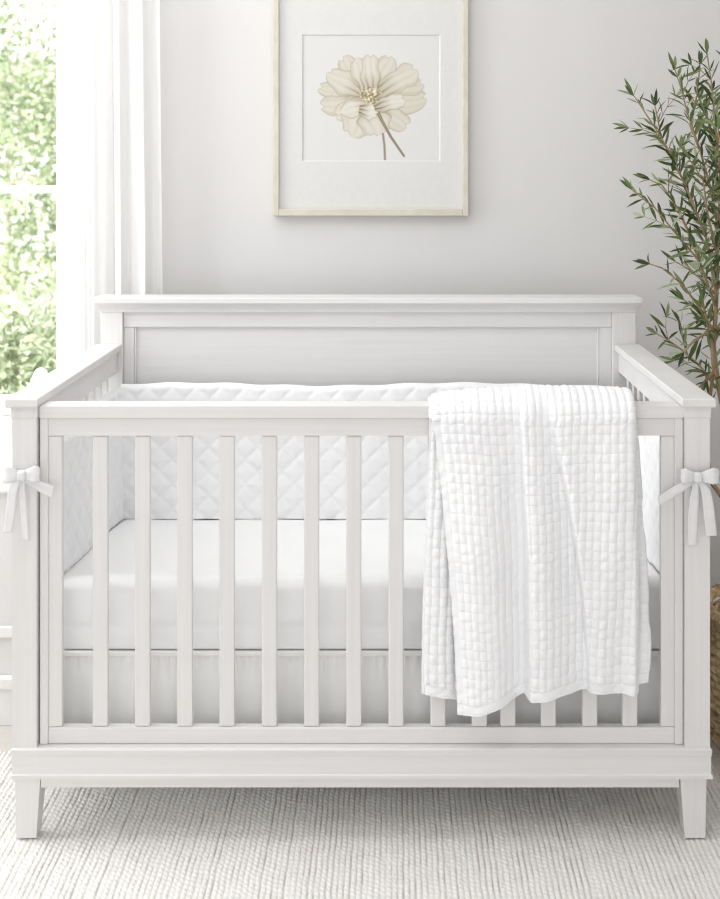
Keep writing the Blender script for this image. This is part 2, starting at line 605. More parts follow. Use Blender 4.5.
for A, B in ((v0, v1), (v1, v2)):
    for i in range(4):
        bm.faces.new((A[i], A[(i + 1) % 4], B[(i + 1) % 4], B[i]))
o = obj('mat_board', bm, M['mat_board'], pic)


def flower_print():
    H, Wd = 300, 330
    # pixel coordinates of every sample
    gx = np.linspace(301.5, 441, Wd)
    gy = np.linspace(34, 162, H)
    X, Y = np.meshgrid(gx, gy)
    col = np.empty((H, Wd, 3))
    paper = np.array([218, 217, 215.])
    col[:] = paper
    rng = np.random.default_rng(4)
    cream = np.array([207, 201, 187.])
    light = np.array([221, 217, 209.])
    edge = np.array([160, 148, 120.])
    dark = np.array([112, 96, 62.])

    def petal(bx, by, tx, ty, w, base=0.25, lightness=0.5, wav=0.12, outline=0.6, skew=0.0, blunt=2.6):
        dx, dy = tx - bx, ty - by
        L = math.hypot(dx, dy)
        ux, uy = dx / L, dy / L
        u = ((X - bx) * ux + (Y - by) * uy) / L
        v = (-(X - bx) * uy + (Y - by) * ux)
        v = v - skew * w * np.sin(np.pi * np.clip(u, 0, 1))
        uu = np.clip(u, 0, 1)
        half = 0.5 * w * (base + (1 - base) * np.sin(np.pi * np.clip(uu, 0, 1) ** 0.9 * 0.58) ** 0.8) * np.sqrt(np.clip(1 - uu ** (blunt * 2.2), 0, 1))
        p1, p2 = rng.uniform(0, 6.28, 2)
        half = half * (1 + wav * np.sin(9 * uu + p1) + wav * .6 * np.sin(17 * uu + p2))
        tipw = 1 + wav * 0.5 * np.sin(v / w * 14 + p1)
        inside = half - np.abs(v)
        inside = np.where((u < 0) | (u > tipw), -5, inside)
        inside = np.minimum(inside, (tipw - u) * L * 0.9)
        mask = np.clip(inside / 0.9 + 0.3, 0, 1)[..., None]
        vn = v / np.maximum(half, .3)
        vein = 0.5 + 0.5 * np.sin(vn * 10 + 1.5 * np.sin(4 * uu + p1) + p2)
        vein = vein ** 3
        c = cream * (1 - lightness) + light * lightness
        c = np.repeat(np.repeat(c[None, None], H, 0), Wd, 1)
        sh = np.clip(1 - uu / 0.6, 0, 1) ** 1.2
        k = np.clip(0.10 * vein * (1 - .5 * uu) + 0.95 * sh * (0.40 + .60 * vein) + 0.10 * np.clip(np.abs(vn) - .5, 0, .5) * 2, 0, 1)[..., None]
        c = c * (1 - k) + dark * k
        ol = np.clip(1 - inside / 1.5, 0, 1)[..., None] * outline
        c = c * (1 - ol) + edge * ol
        col[:] = col * (1 - mask) + c * mask

    cx, cy = 371, 98
    # back ring, from the outside in
    petal(cx, cy, 427, 98, 25, lightness=.25, skew=.25)
    petal(cx, cy, 424, 84, 22, lightness=.2, skew=-.1)
    petal(cx, cy, 318, 88, 24, lightness=.3)
    petal(cx, cy, 320, 106, 24, lightness=.35, skew=-.1)
    petal(cx, cy, 408, 127, 26, lightness=.35, skew=.1)
    petal(cx, cy, 342, 57, 24, lightness=.35)
    petal(cx, cy, 327, 73, 26, lightness=.5)
    petal(cx, cy, 391, 56, 24, lightness=.4)
    petal(cx, cy, 417, 69, 27, lightness=.5)
    petal(cx, cy, 356, 58, 22, lightness=.55)
    petal(cx, cy, 370, 54, 22, lightness=.6)
    petal(cx + 1, cy, 335, 117, 24, lightness=.6)
    petal(cx, cy + 2, 350, 136, 38, lightness=.55, base=.4)
    petal(cx, cy + 4, 377, 136, 34, lightness=.55, base=.4)
    # stems
    def stroke(pts, w0, w1, c):
        pts = np.array(pts, float)
        best = np.full((H, Wd), 1e9)
        for k in range(len(pts) - 1):
            a, b = pts[k], pts[k + 1]
            ab = b - a
            t = np.clip(((X - a[0]) * ab[0] + (Y - a[1]) * ab[1]) / (ab @ ab), 0, 1)
            dd = np.hypot(X - a[0] - t * ab[0], Y - a[1] - t * ab[1])
            ww = w0 + (w1 - w0) * (k + t) / (len(pts) - 1)
            best = np.minimum(best, dd - ww)
        m = np.clip(0.6 - best / 0.9, 0, 1)[..., None]
        sh = np.clip(best + 1.5, 0, 1.5)[..., None] / 1.5
        cc = np.array(c, float) * (1 - .25 * sh)
        col[:] = col * (1 - m) + cc * m
    stroke([(383, 134), (384.5, 146), (385, 160)], 0.9, 0.9, (176, 164, 138))
    stroke([(377, 110), (382, 121), (391, 137), (404, 156)], 1.6, 0.9, (166, 152, 124))
    # curled front petals
    petal(cx + 4, cy + 5, 340, 112, 19, lightness=.8, base=.55, wav=.1, outline=.7)
    petal(cx - 12, cy + 12, 378, 113, 17, lightness=.95, base=.6, wav=.1, outline=.6)
    petal(cx + 3, cy + 9, 405, 99, 18, lightness=.85, base=.5, wav=.1, outline=.7)
    # centre of stamens
    for k in range(120):
        a = rng.uniform(0, 6.28)
        r = rng.uniform(0, 1) ** .5
        px, py = cx + 11 * r * math.cos(a), cy - 3 + 8 * r * math.sin(a)
        m = np.clip(1.6 - np.hypot(X - px, Y - py) * 1.1, 0, 1)[..., None] * .8
        c = np.array([[214, 205, 180], [170, 154, 118], [232, 226, 208], [138, 122, 88]][rng.integers(4)], float)
        col[:] = col * (1 - m) + c * m
    c = col / 255
    c = np.where(c <= 0.04045, c / 12.92, ((c + .055) / 1.055) ** 2.4)
    dp = dm + 0.0036
    PXs = (gx - VX) * dp / F
    PZs = CZ - (gy - VY) * dp / F
    XX, ZZ = np.meshgrid(PXs, PZs)
    me = grid_mesh('print', np.stack([XX, np.full_like(XX, dp), ZZ], -1))
    at = me.color_attributes.new('ink', 'FLOAT_COLOR', 'POINT')
    rgba = np.concatenate([c, np.ones((H, Wd, 1))], -1).reshape(-1).astype(np.float32)
    at.data.foreach_set('color', rgba)
    m, nt, N, L, b = new_mat('flower_print')
    vc = N.new('ShaderNodeVertexColor')
    vc.layer_name = 'ink'
    L.new(vc.outputs[0], b.inputs['Base Color'])
    b.inputs['Roughness'].default_value = 0.95
    b.inputs['Specular IOR Level'].default_value = 0.1
    return obj('print', me, m, pic)


flower_print()

# ------------------------------------------------------------------ rug
def rug():
    y0, y1, x0, x1 = 1.72, 2.655, -1.15, 0.722
    pitch = 0.0112
    nx, ny = int((x1 - x0) / 0.0019), int((y1 - y0) / 0.0036)
    x = np.linspace(x0, x1, nx)[None, :]
    y = np.linspace(y0, y1, ny)[:, None]
    rng = np.random.default_rng(1)
    wob = 0.0006 * np.sin(y * 21 + x * 3) + 0.0005 * np.sin(y * 63 + x * 17)
    u = (x + wob) / pitch
    k = np.floor(u).astype(int)
    k -= k.min()
    rh = rng.uniform(0.72, 1.0, k.max() + 2)
    kn = rng.uniform(0.35, 1.0, (k.max() + 2, 400))
    rp = rng.uniform(0, 6.28, k.max() + 2)
    f = u - np.floor(u)
    prof = np.clip(1 - np.abs(2 * f - 1) ** 3.2, 0, 1) ** 0.5
    gap = rng.choice([0.5, 0.72, 1.0], k.max() + 3, p=[.3, .4, .3])
    gl = np.where(f < .5, gap[k], gap[k + 1])
    prof = 1 - (1 - prof) * gl
    st = 0.5 + 0.5 * np.sin(2 * np.pi * (y / 0.0135 + 0.6 * (f - .5)) + rp[k])
    nz = rng.normal(size=(ny, nx)) * 0.0005
    h = -0.0085 + prof * rh[k] * (0.0030 + 0.0046 * st * kn[k + 0 * (y > 0), ((y - y0) / 0.0135 + rp[k] / 6.28).astype(int) % 400]) + nz
    P = np.stack([x + 0 * y, y + 0 * x, h], -1)
    o = obj('rug', grid_mesh('rug', P), None)
    m = noise_mat('woven_wool', lin(232, 230, 227), lin(241, 240, 237), (90, 14, 14), 0.95, 0.4, (400, 250, 250), sheen=0.2, spec=0.05)
    # the gaps between the pale ribs are coloured darker taupe
    nt = m.node_tree
    att = nt.nodes.new('ShaderNodeAttribute')
    att.attribute_name = 'ground'
    mx = nt.nodes.new('ShaderNodeMix')
    mx.data_type = 'RGBA'
    mx.inputs[7].default_value = lin(188, 175, 160)
    pr = nt.nodes['Principled BSDF']
    src = pr.inputs['Base Color'].links[0].from_socket
    nt.links.new(att.outputs['Fac'], mx.inputs[0])
    nt.links.new(src, mx.inputs[6])
    nt.links.new(mx.outputs[2], pr.inputs['Base Color'])
    ga = o.data.attributes.new('ground', 'FLOAT', 'POINT')
    g = np.clip((1 - prof) * 1.3, 0, 1) + 0 * y
    ga.data.foreach_set('value', g.reshape(-1).astype(np.float32))
    o.data.materials.append(m)
    tag(o, 'ivory ribbed woven rug on the floor under the crib', 'rug')
    # the backing that carries the ribs
    bk = obj('backing', box(x0, x1, y0, y1, FZ, -0.0087, 0.001), m, o)
    return o


rug()

# ------------------------------------------------------------------ crib
DF = 2.304                    # front face of the front posts
DB = 3.004                    # front face of the headboard posts
crib = thing('crib', 'white painted wooden baby crib with slatted front and tall headboard', 'crib', (-0.06, 2.66, 0))
LX0, LX1 = PX(12, DF), PX(36.5, DF)
RX0, RX1 = PX(685, DF), PX(710, DF)
zArm1, zArm0 = PZ(399, DF - .01), PZ(408, DF - .01)
zNeck = PZ(417.5, DF)
zBase = PZ(749.2, 2.298)
PT = 0.056                    # post depth


def post(x0, x1, y0, y1, z0, z1):
    n = 0.0016
    return loft([(z0, x0, x1, y0, y1), (zNeck - .001, x0, x1, y0, y1), (zNeck, x0 - n, x1 + n, y0 - n, y1),
                 (z1, x0 - n, x1 + n, y0 - n, y1)], 0.0022)


for x0, x1 in ((LX0, LX1), (RX0, RX1)):
    obj('front_post', post(x0, x1, DF, DF + PT, zBase - .004, zArm0), M['crib_v'], crib)

# legs
for sx, (xo, xi, bo, bi) in enumerate(((PX(15, DF), PX(40.5, DF), PX(16, DF), PX(36, DF)), (PX(706.5, DF), PX(680, DF), PX(705.5, DF), PX(685, DF)))):
    for y0, y1, yb0, yb1 in ((DF, DF + .046, DF + .001, DF + .036), (3.005, 3.05, 3.012, 3.048)):
        a, b = sorted((xo, xi))
        c, d = sorted((bo, bi))
        obj('leg', loft([(-.0005 if y0 < 2.6 else FZ, c, d, yb0, yb1), (0.125, a, b, y0, y1)], 0.002), M['crib_v'], crib)

# base mouldings
DBF = 2.299
bx0, bx1 = PX(10.6, DBF), PX(712.3, DBF)


def zb(py):
    return PZ(py, DBF)


e = 0.0018
obj('front_base', loft([(zb(789), PX(40, DBF), PX(680, DBF), DBF + .006, DBF + .05),
                        (zb(779.5), PX(40, DBF), PX(680, DBF), DBF + .006, DBF + .05),
                        (zb(779), bx0 - .001, bx1 + .001, DBF - .001, DBF + .05),
                        (zb(775.5), bx0 - .001, bx1 + .001, DBF - .001, DBF + .05),
                        (zb(774.5), bx0 + e, bx1 - e, DBF + e, DBF + .05),
                        (zb(757), bx0 + e, bx1 - e, DBF + e, DBF + .05),
                        (zb(756), bx0 + .001, bx1 - .001, DBF + .001, DBF + .05),
                        (zb(750.5), bx0, bx1, DBF, DBF + .05),
                        (zBase, bx0 + .003, bx1 - .003, DBF + .003, DBF + .05)], 0.0008), M['crib_h'], crib)
for x0, x1 in ((bx0, bx0 + .045), (bx1 - .045, bx1)):
    obj('side_base', loft([(zb(779), x0, x1, DBF + .05, 3.06), (zb(775), x0, x1, DBF + .05, 3.06), (zb(774), x0 + .003, x1 - .003, DBF + .05, 3.06), (zBase, x0 + .003, x1 - .003, DBF + .05, 3.06)], 0.001), M['crib'], crib)
obj('rear_base', box(bx0 + .045, bx1 - .045, 3.015, 3.055, zb(779), zBase, 0.002), M['crib_h'], crib)

# front gate: top rail, bottom rail, stiles and slats
gate = bpy.data.objects.new('front_gate', None)
COL.objects.link(gate)
gate.parent = crib
gate.location = (0, -0.33, 0.18)
bpy.context.view_layer.update()


def gpart(name, bm, mat):
    o = obj(name, bm, mat)
    o.parent = gate
    o.matrix_parent_inverse = Matrix.Translation(-(crib.location + gate.location))
    return o


GD = 2.316
gx0, gx1_ = LX1 + .0030, RX0 - .0010
zT1 = PZ(406.5, GD - .004)
gpart('top_rail', loft([(PZ(436, GD), gx0 + .016, gx1_ - .016, GD + .0025, GD + .040),
                        (PZ(419, GD), gx0 + .016, gx1_ - .016, GD + .0025, GD + .040),
                        (PZ(417.5, GD), gx0, gx1_, GD - .003, GD + .048),
                        (zT1, gx0, gx1_, GD - .003, GD + .048)], 0.0022), M['crib_h'])
zBR1, zBR0 = PZ(727.5, GD + .002), zBase + .0005
gpart('bottom_rail', box(gx0 + .0165, gx1_ - .0165, GD + .002, GD + .021, zBR0, zBR1, 0.0022), M['crib_h'])
for xo, sg in ((gx0, 1), (gx1_, -1)):
    a, b = sorted((xo, xo + sg * .0168))
    c, d = sorted((xo + sg * .0162, xo + sg * .0435))
    bm = bmesh.new()
    add_box(bm, a, b, GD - .001, GD + .024, zBR0, PZ(418, GD), 0.0018)
    add_box(bm, c, d, GD + .0035, GD + .018, zBR1 + .0004, PZ(436.5, GD), 0.0022)
    gpart('stile', bm, M['crib_v'])
SD = 2.3205
for p in (92, 134.3, 176.6, 218.8, 261.2, 303.4, 345.7, 388, 430, 471.5, 500, 540.5, 582, 622):
    gpart('slat', box(PX(p + .4, SD), PX(p + 15.6, SD), SD, SD + .014, zBR1 + .0004, PZ(436.5, GD), 0.0028), M['crib_v'])

# sides: arm, rail, slats
for side, (x0, x1, a0, a1) in enumerate(((LX0 + .004, LX1 - .004, PX(5, DF - .01), PX(37.4, DF - .01)), (RX0 + .004, RX1 - .004, PX(683, DF - .01), PX(716, DF - .01)))):
    sd = bpy.data.objects.new('side_panel', None)
    COL.objects.link(sd)
    sd.parent = crib
    sd.location = ((x0 + x1) / 2 + .06, 0, zBase)
    bpy.context.view_layer.update()

    def spart(name, bm, mat):
        o = obj(name, bm, mat)
        o.parent = sd
        o.matrix_parent_inverse = Matrix.Translation(-(crib.location + sd.location))
        return o
    spart('arm', loft([(zArm0, a0 + .002, a1 - .002, DF - .008, DB - .001), (zArm0 + .003, a0, a1, DF - .010, DB - .001), (zArm1 - .002, a0, a1, DF - .010, DB - .001), (zArm1, a0 + .002, a1 - .002, DF - .008, DB - .001)], 0.0), M['crib'])
    spart('top_rail', box(x0, x1, DF + PT, DB, 0.808, zArm0, 0.0015), M['crib'])
    spart('bottom_rail', box(x0 + .004, x1 - .004, DF + PT, DB, zBase, 0.235, 0.0015), M['crib'])
    n = 9
    for k in range(n):
        y = DF + PT + .035 + (DB - DF - PT - .07) * (k + .5) / n
        spart('slat', box(x0 + .01, x1 - .01, y - .011, y + .011, 0.2345, 0.8085, 0.002), M['crib_v'])

# headboard
hb = bpy.data.objects.new('headboard', None)
COL.objects.link(hb)
hb.parent = crib
hb.location = (0, DB - 2.66 + .02, 0.18)
bpy.context.view_layer.update()


def hpart(name, bm, mat):
    o = obj(name, bm, mat)
    o.parent = hb
    o.matrix_parent_inverse = Matrix.Translation(-(crib.location + hb.location))
    return o


hx0, hx1 = PX(101, DB), PX(636, DB)
hi0, hi1 = PX(122.5, DB), PX(612.5, DB)
HC = DB - .022
cx0, cx1 = PX(91.8, HC), PX(642.2, HC)
zc1, zc0 = PZ(298, HC), PZ(303.8, HC)
HBK = DB + .052
hpart('cap', box(cx0, cx1, HC, HBK + .01, zc0, zc1, 0.002), M['crib_h'])
zcv = PZ(312.3, DB)
rects = []
for k in range(9):
    q = k / 8
    off = 0.014 * (1 - math.cos(q * math.pi / 2)) + .001
    rects.append((zcv + (zc0 - zcv) * q, hx0 - off, hx1 + off, DB - off, HBK))
hpart('crown_moulding', loft(rects, 0), M['crib_h'])
for x0, x1 in ((hx0, hi0), (hi1, hx1)):
    hpart('post', box(x0, x1, DB, HBK, zBase - .0035, zcv, 0.0018), M['crib_v'])
hpart('top_rail', box(hi0, hi1, DB + .010, DB + .04, PZ(327.3, DB + .01), zcv, 0.002), M['crib_h'])
hpart('bottom_rail', box(hi0, hi1, DB + .010, DB + .04, zBase, 0.30, 0.002), M['crib_h'])
HP = DB + .013
px0, px1 = PX(134, HP), PX(599.5, HP)
for x0, x1 in ((hi0, px0), (px1, hi1)):
    hpart('stile', box(x0, x1, HP, DB + .038, 0.30, PZ(327.3, DB + .01), 0.002), M['crib_v'])
bm = bmesh.new()
add_box(bm, px0, px1, HP + .008, HP + .02, 0.30, PZ(327.3, DB + .01), 0)
hpart('panel', bm, M['crib_h'])
for x0, x1 in ((px0, px0 + .006), (px1 - .006, px1)):
    hpart('bead', box(x0, x1, HP + .002, HP + .009, 0.30, PZ(327.3, DB + .01), 0.0025), M['crib_v'])

# ------------------------------------------------------------------ mattress in a fitted sheet, and the skirt below it
MF, MB = 2.395, 2.997
zmf, zmb = PZ(579, MF), PZ(522, 2.955)
zm0 = PZ(650, MF)
mx0_, mx1_ = LX1 + .004, RX0 - .004


def soft_slab(x0, x1, y0, y1, zlow, ztop, r, nx=160, seed=0):
    """closed rounded slab: section ring swept along x with tucked ends"""
    ring = []
    rb = 0.007
    def arc(cy, cz, a0, a1, n=8, r=r):
        for k in range(n + 1):
            a = a0 + (a1 - a0) * k / n
            ring.append((cy + r * math.cos(a), cz + r * math.sin(a)))
    zf, zk = ztop(y0), ztop(y1)
    arc(y0 + rb, zlow + rb, -math.pi / 2, -math.pi, r=rb)
    for k in range(1, 14):
        ring.append((y0, zlow + rb + (zf - rb - r - zlow) * k / 14))
    arc(y0 + r, zf - r, math.pi, math.pi / 2)
    for k in range(1, 40):
        y = y0 + r + (y1 - y0 - 2 * r) * k / 40
        ring.append((y, ztop(y)))
    arc(y1 - r, zk - r, math.pi / 2, 0)
    for k in range(1, 6):
        ring.append((y1, zk - r - (zk - r - rb - zlow) * k / 6))
    arc(y1 - rb, zlow + rb, 0, -math.pi / 2, r=rb)
    for k in range(1, 20):
        ring.append((y1 - r - (y1 - y0 - 2 * r) * k / 20, zlow))
    ring = np.array(ring)
    cyz = np.array([(y0 + y1) / 2, (zlow + (zf + zk) / 2) / 2])
    xs, sc = [], []
    for k in range(7):
        a = math.pi / 2 * k / 6
        xs.append(x0 + r * (1 - math.sin(a)) if False else x0 + r * (1 - math.cos(math.pi / 2 - a)))
        sc.append(r * (1 - math.sin(a)))
    xs = [x0 + r * (1 - math.cos(math.pi / 2 * k / 6)) for k in range(7)]
    sc = [r * (1 - math.sin(math.pi / 2 * k / 6)) for k in range(7)]
    mid = list(np.linspace(x0 + r, x1 - r, nx)[1:-1])
    allx = xs + mid + [x0 + x1 - v for v in xs[::-1]]
    alls = sc + [0] * len(mid) + sc[::-1]
    P = []
    h = np.array([(y1 - y0) / 2, ((zf + zk) / 2 - zlow) / 2])
    for x, s in zip(allx, alls):
        f = (h - s) / h
        P.append(np.column_stack([np.full(len(ring), x), cyz + (ring - cyz) * f]))
    return np.array(P)


ztop = lambda y: zmf + (zmb - zmf) * (y - MF) / (MB - MF) + 0.004 * math.sin(math.pi * (y - MF) / (MB - MF))
P = soft_slab(mx0_, mx1_, MF, MB, zm0, ztop, 0.024)
# faint crinkles and the pulled hem line of the sheet
Xg, Yg, Zg = P[..., 0], P[..., 1], P[..., 2]
fr = np.clip(1 - (Yg - MF) / 0.004, 0, 1)
zl = PZ(627, MF)
Yg -= fr * (0.0022 * np.sin(Xg * 34 + 2 * np.sin(Zg * 40)) * np.sin(Xg * 11 + 1) - 0.0022 * np.exp(-((Zg - zl) / 0.004) ** 2))
top = (Zg > zm0 + .09)
Zg += np.where(top, 0.0012 * np.sin(Xg * 19 + Yg * 9) * np.sin(Yg * 17 + 1), 0)
mat_t = thing('crib_mattress', 'white crib mattress in a smooth fitted sheet inside the crib', 'mattress', (-.06, 2.69, zm0))
me = grid_mesh('sheet_cover', P, closed_u=True)
o = obj('sheet_cover', me, M['sheet'], mat_t)
bm = bmesh.new()
for k, (r, n) in enumerate(((0, 0),)):
    add_box(bm, mx0_ + .03, mx1_ - .03, MF + .03, MB - .03, zm0 + .004, zm0 + .06, 0.005)
obj('core', bm, M['sheet'], mat_t)

skirt = thing('crib_skirt', 'white cotton crib skirt hanging below the mattress behind the slats', 'crib skirt', (-.06, 2.69, 0.19))
sz1, sz0 = PZ(651.5, MF), 0.145
cols, rows = 620, 50
s = np.linspace(0, 1, cols)[None, :]
v = np.linspace(0, 1, rows)[:, None]
x = mx0_ + .004 + (mx1_ - mx0_ - .008) * s
amp = 0.0065 * np.minimum(1, .1 + v * 1.5)
y = MF + .004 + amp * (np.sin(x * 74 + 1.2 * np.sin(x * 11)) * .6 + .6 * np.sin(x * 31 + 2)) + 0.0026 * np.exp(-((v - .08) / .14) ** 2) * np.sin(x * 300 + 3 * np.sin(x * 40))
z = sz1 + (sz0 - sz1) * v + 0 * x
o = obj('drop', grid_mesh('drop', np.stack([x + 0 * v, y, z], -1)), M['skirt'], skirt)
solidify(o, 0.0015, 0)
obj('top_band', box(mx0_ + .002, mx1_ - .002, MF - .002, MF + .012, PZ(656, MF), PZ(651.2, MF), 0.0016), M['skirt'], skirt)
obj('deck', box(mx0_ + .004, mx1_ - .004, MF + .012, MB, PZ(655, MF), PZ(651.3, MF), 0.001), M['skirt'], skirt)

# ------------------------------------------------------------------ quilted bumper
bump = thing('crib_bumper', 'white diamond quilted bumper padding lining the inside of the crib', 'crib bumper', (-.06, 2.96, zmb))


def quilt(u, v, pitch):
    a = (u + v) / pitch
    b = (u - v) / pitch
    f = lambda t: np.abs(np.sin(np.pi * t))
    return np.minimum(f(a), f(b)) ** 0.55


def edge_round(u, u0, u1, v, v0, v1, r):
    du = np.minimum(u - u0, u1 - u)
    dv = np.minimum(v - v0, v1 - v)
    g = lambda d: np.sqrt(np.clip(1 - np.clip(1 - d / r, 0, 1) ** 2, 0, 1))
    return np.minimum(g(du), g(dv))


def bumper_panel(name, u0, u1, zlow, ztopf, mapf, sub=None):
    nu, nv = int((u1 - u0) / 0.0042), 96
    u = np.linspace(u0, u1, nu)[None, :]
    vv = np.linspace(0, 1, nv)[:, None]
    z0 = zlow(u)
    z1 = ztopf(u)
    z = z0 + (z1 - z0) * vv
    du = np.minimum(u - u0, u1 - u)
    dv = np.minimum(z - z0, z1 - z)
    g = lambda d, r: np.sqrt(np.clip(1 - np.clip(1 - d / r, 0, 1) ** 2, 0, 1))
    w = np.minimum(g(du, 0.007), np.minimum(g(z - z0, 0.004), g(z1 - z, 0.014)))
    h = w * (0.014 + 0.0044 * quilt(u, z - .02, 0.063) + 0.002 * np.sin(u * 23 + z * 19) * np.sin(u * 7))
    return u, z, h


BTZ = PZ(385.5, 2.965)
bf = 2.985
# back panel: front skin and back skin in one closed-looking pad
def pad(name, u, z, h, kind, at):
    if kind == 'back':
        A = np.stack([u + 0 * z, at - h, z + 0 * u], -1)
    elif kind == 'left':
        A = np.stack([at + h, u + 0 * z, z + 0 * u], -1)
    else:
        A = np.stack([at - h, u + 0 * z, z + 0 * u], -1)
    o = obj(name, grid_mesh(name, A), M['bumper'], bump)
    return o


bl, brr = LX1 + .004, RX0 - .004
u, z, h = bumper_panel('back', bl + .004, brr - .004, lambda u: zmb - .0005 + 0 * u, lambda u: BTZ + .004 * np.sin(u * 9) + .0015 * np.sin(u * 41), None)
bp_o = pad('back_panel', u, z, h, 'back', bf)
bm = bmesh.new()
add_tube(bm, [(xx, bf - .0185, zmb + .0026 + .0006 * math.sin(xx * 130)) for xx in np.linspace(bl + .02, brr - .02, 90)], 0.0028, 6)
pp = obj('piping', bm, M['bumper'], None, True)
pp.parent = bp_o
pp.matrix_parent_inverse = Matrix.Translation(-bump.location)
bp_o.matrix_parent_inverse = Matrix.Translation(-bump.location)
zlowS = lambda u: zmf + (zmb - zmf) * (u - MF) / (MB - MF) + .001
for kind, at in (('left', bl - .001), ('right', brr + .001)):
    u, z, h = bumper_panel('side', 2.40, 2.978, zlowS, lambda u: BTZ + .004 * np.sin(u * 14) - .010 * np.clip((2.97 - u) / .5, 0, 1), None)
    sp = pad('side_panel', u, z, h * 1.1, kind, at)
    sg = 1 if kind == 'left' else -1
    # piping along the foot and up the corner
    bm = bmesh.new()
    pts = [(at + sg * .016 + sg * .002 * math.sin(yy * 160), yy, zlowS(yy) + .004 + .001 * math.sin(yy * 260)) for yy in np.linspace(2.42, 2.955, 50)]
    add_tube(bm, pts, 0.0024, 6)
    pp = obj('piping', bm, M['piping'], None, True)
    pp.parent = sp
    pp.matrix_parent_inverse = Matrix.Translation(-bump.location)
    sp.matrix_parent_inverse = Matrix.Translation(-bump.location)
    bm = bmesh.new()
    pts = [(at + sg * (.019 + .001 * math.sin(q * 9)), 2.966, zmb + .006 + (BTZ - zmb - .008) * q) for q in np.linspace(0, 1, 40)]
    add_tube(bm, pts, 0.0024, 6)
    pp = obj('piping', bm, M['piping'], None, True)
    pp.parent = sp
    pp.matrix_parent_inverse = Matrix.Translation(-bump.location)

# ------------------------------------------------------------------ quilted blanket over the front rail
blanket = thing('quilted_blanket', 'white grid quilted blanket draped over the right half of the front rail', 'blanket', (PX(535, 2.3), 2.345, 0.86))
PTH = 8.6


def ip(y, pts):
    pts = np.array(pts, float)
    return np.interp(y, pts[:, 0], pts[:, 1])


def smooth_ip(y, pts):
    yy = np.linspace(380, 720, 341)
    f = ip(yy, pts)
    k = np.ones(41) / 41
    f2 = np.convolve(np.pad(f, 20, 'edge'), k, 'valid')
    return np.interp(y, yy, f2)


def build_sheet(name, cols, XF, UF, WF, hem, dfront, rzf, HV=None, edge_l=None, edge_r=None, puff=0.0062, vpitch=9.5, back=True, rows=520, band=10.5, mat=None):
    s = np.linspace(0, 1, cols)
    zc, dc, rd = 0.838, 2.346, dfront
    yT = 419.0
    q = np.linspace(0, 1, rows)[:, None]
    Y = yT + (hem(s)[None, :] - yT) * q
    S = np.repeat(s[None, :], rows, 0)
    Xp = XF(S, Y)
    U = UF(S, Y, Xp)
    Wv = WF(S, Y, Xp)
    v = (Y - 395.0) / vpitch + 0.05 * np.sin(Xp / 9.0) + 0.15 * np.sin(Xp / 31.0 + Y / 70)
    U = U + 0.05 * np.sin(Y / 16.0 + Xp / 25.0)
    # over the rail: semi-ellipse from the front (phi 0) to the back (phi pi), continued down the back
    nph = 70
    ph = np.linspace(math.pi, 0, nph)[:-1][:, None]
    Sp = np.repeat(s[None, :], nph - 1, 0)
    XpT = XF(Sp, np.full_like(Sp, 419.0))
    UT = UF(Sp, np.full_like(Sp, 419.0), XpT)
    WT_ = WF(Sp, np.full_like(Sp, 419.0), XpT)
    rz = rzf(s)[None, :]
    Rf = dc - dfront
    arclen_px = ph * 0.042 * 500
    vT = (419 - arclen_px - 395.0) / vpitch + 0.05 * np.sin(XpT / 9.0) + 0.15 * np.sin(XpT / 31.0 + 419 / 70)
    UT = UT + 0.05 * np.sin(419 / 16.0 + XpT / 25.0)
    aT = HV(Sp, np.full_like(Sp, 419.0), XpT) if HV else 0.25
    def puffh(U, v, gate, a=0.45):
        f = lambda t: np.abs(np.sin(np.pi * t)) ** 0.42
        gr = np.exp(-((U - np.round(U)) / .075) ** 2) + a * np.exp(-((v - np.round(v)) / .07) ** 2)
        return puff * (f(U) * (1 - a + a * f(v)) - .32 * gr) * gate
    rng = np.random.default_rng(len(name) + cols)
    # hanging part
    de = (hem(s)[None, :] - Y)
    gate = sstep(band - 1.5, band + 1.5, de)
    seam = np.exp(-((de - band) / 1.3) ** 2) + np.exp(-((de - 1.5) / 1.0) ** 2) * .4
    if edge_l is not None:
        el = Xp - Xp[:, :1]
        gate = gate * sstep(edge_l - 1, edge_l + 1, el)
        seam = seam + np.exp(-((el - edge_l) / 1.0) ** 2)
    hgt = puffh(U, v, gate, HV(S, Y, Xp) if HV else 0.25) - 0.0016 * seam + puff * .55 * (1 - gate)
    hgt += 0.0009 * np.sin(Xp / 3.1 + Y / 7 + 2 * np.sin(Y / 11)) * np.sin(Y / 4.3 + Xp / 17)
    D = dfront - Wv - hgt
    Xw = (Xp - VX) * D / F
    Zw = 0.838 - (Y - yT) * dfront / F
    front = np.stack([Xw, D, Zw], -1)
    hT = puffh(UT, vT, 1.0, aT) + 0.0006 * np.sin(XpT / 3.1)
    RR = Rf + hT + WT_ * np.clip(np.cos(ph), 0, 1)
    DT = dc - np.cos(ph) * RR
    ZT = zc + np.sin(ph) * (rz + hT)
    XT = (XpT - VX) * dfront / F * 1.0 + 0 * ph
    arc = np.stack([XT, DT, ZT], -1)
    nb = 60
    zb_ = np.linspace(0.64, 0.838, nb)[:-1][:, None]
    vb = vT[:1] - (zc - zb_) * 500 / vpitch
    Sb = np.repeat(s[None, :], nb - 1, 0)
    hB = puffh(UT[:1] + 0 * zb_, vb + 0 * Sb, 1.0)
    back_ = np.stack([XT[:1] + 0 * zb_, dc + Rf + hB * .5 + 0 * Sb, zb_ + 0 * Sb], -1)
    P = np.concatenate([back_, arc, front], 0)
    o = obj(name, grid_mesh(name, P), mat or M['blanket'], blanket)
    solidify(o, 0.004, -1)
    return o


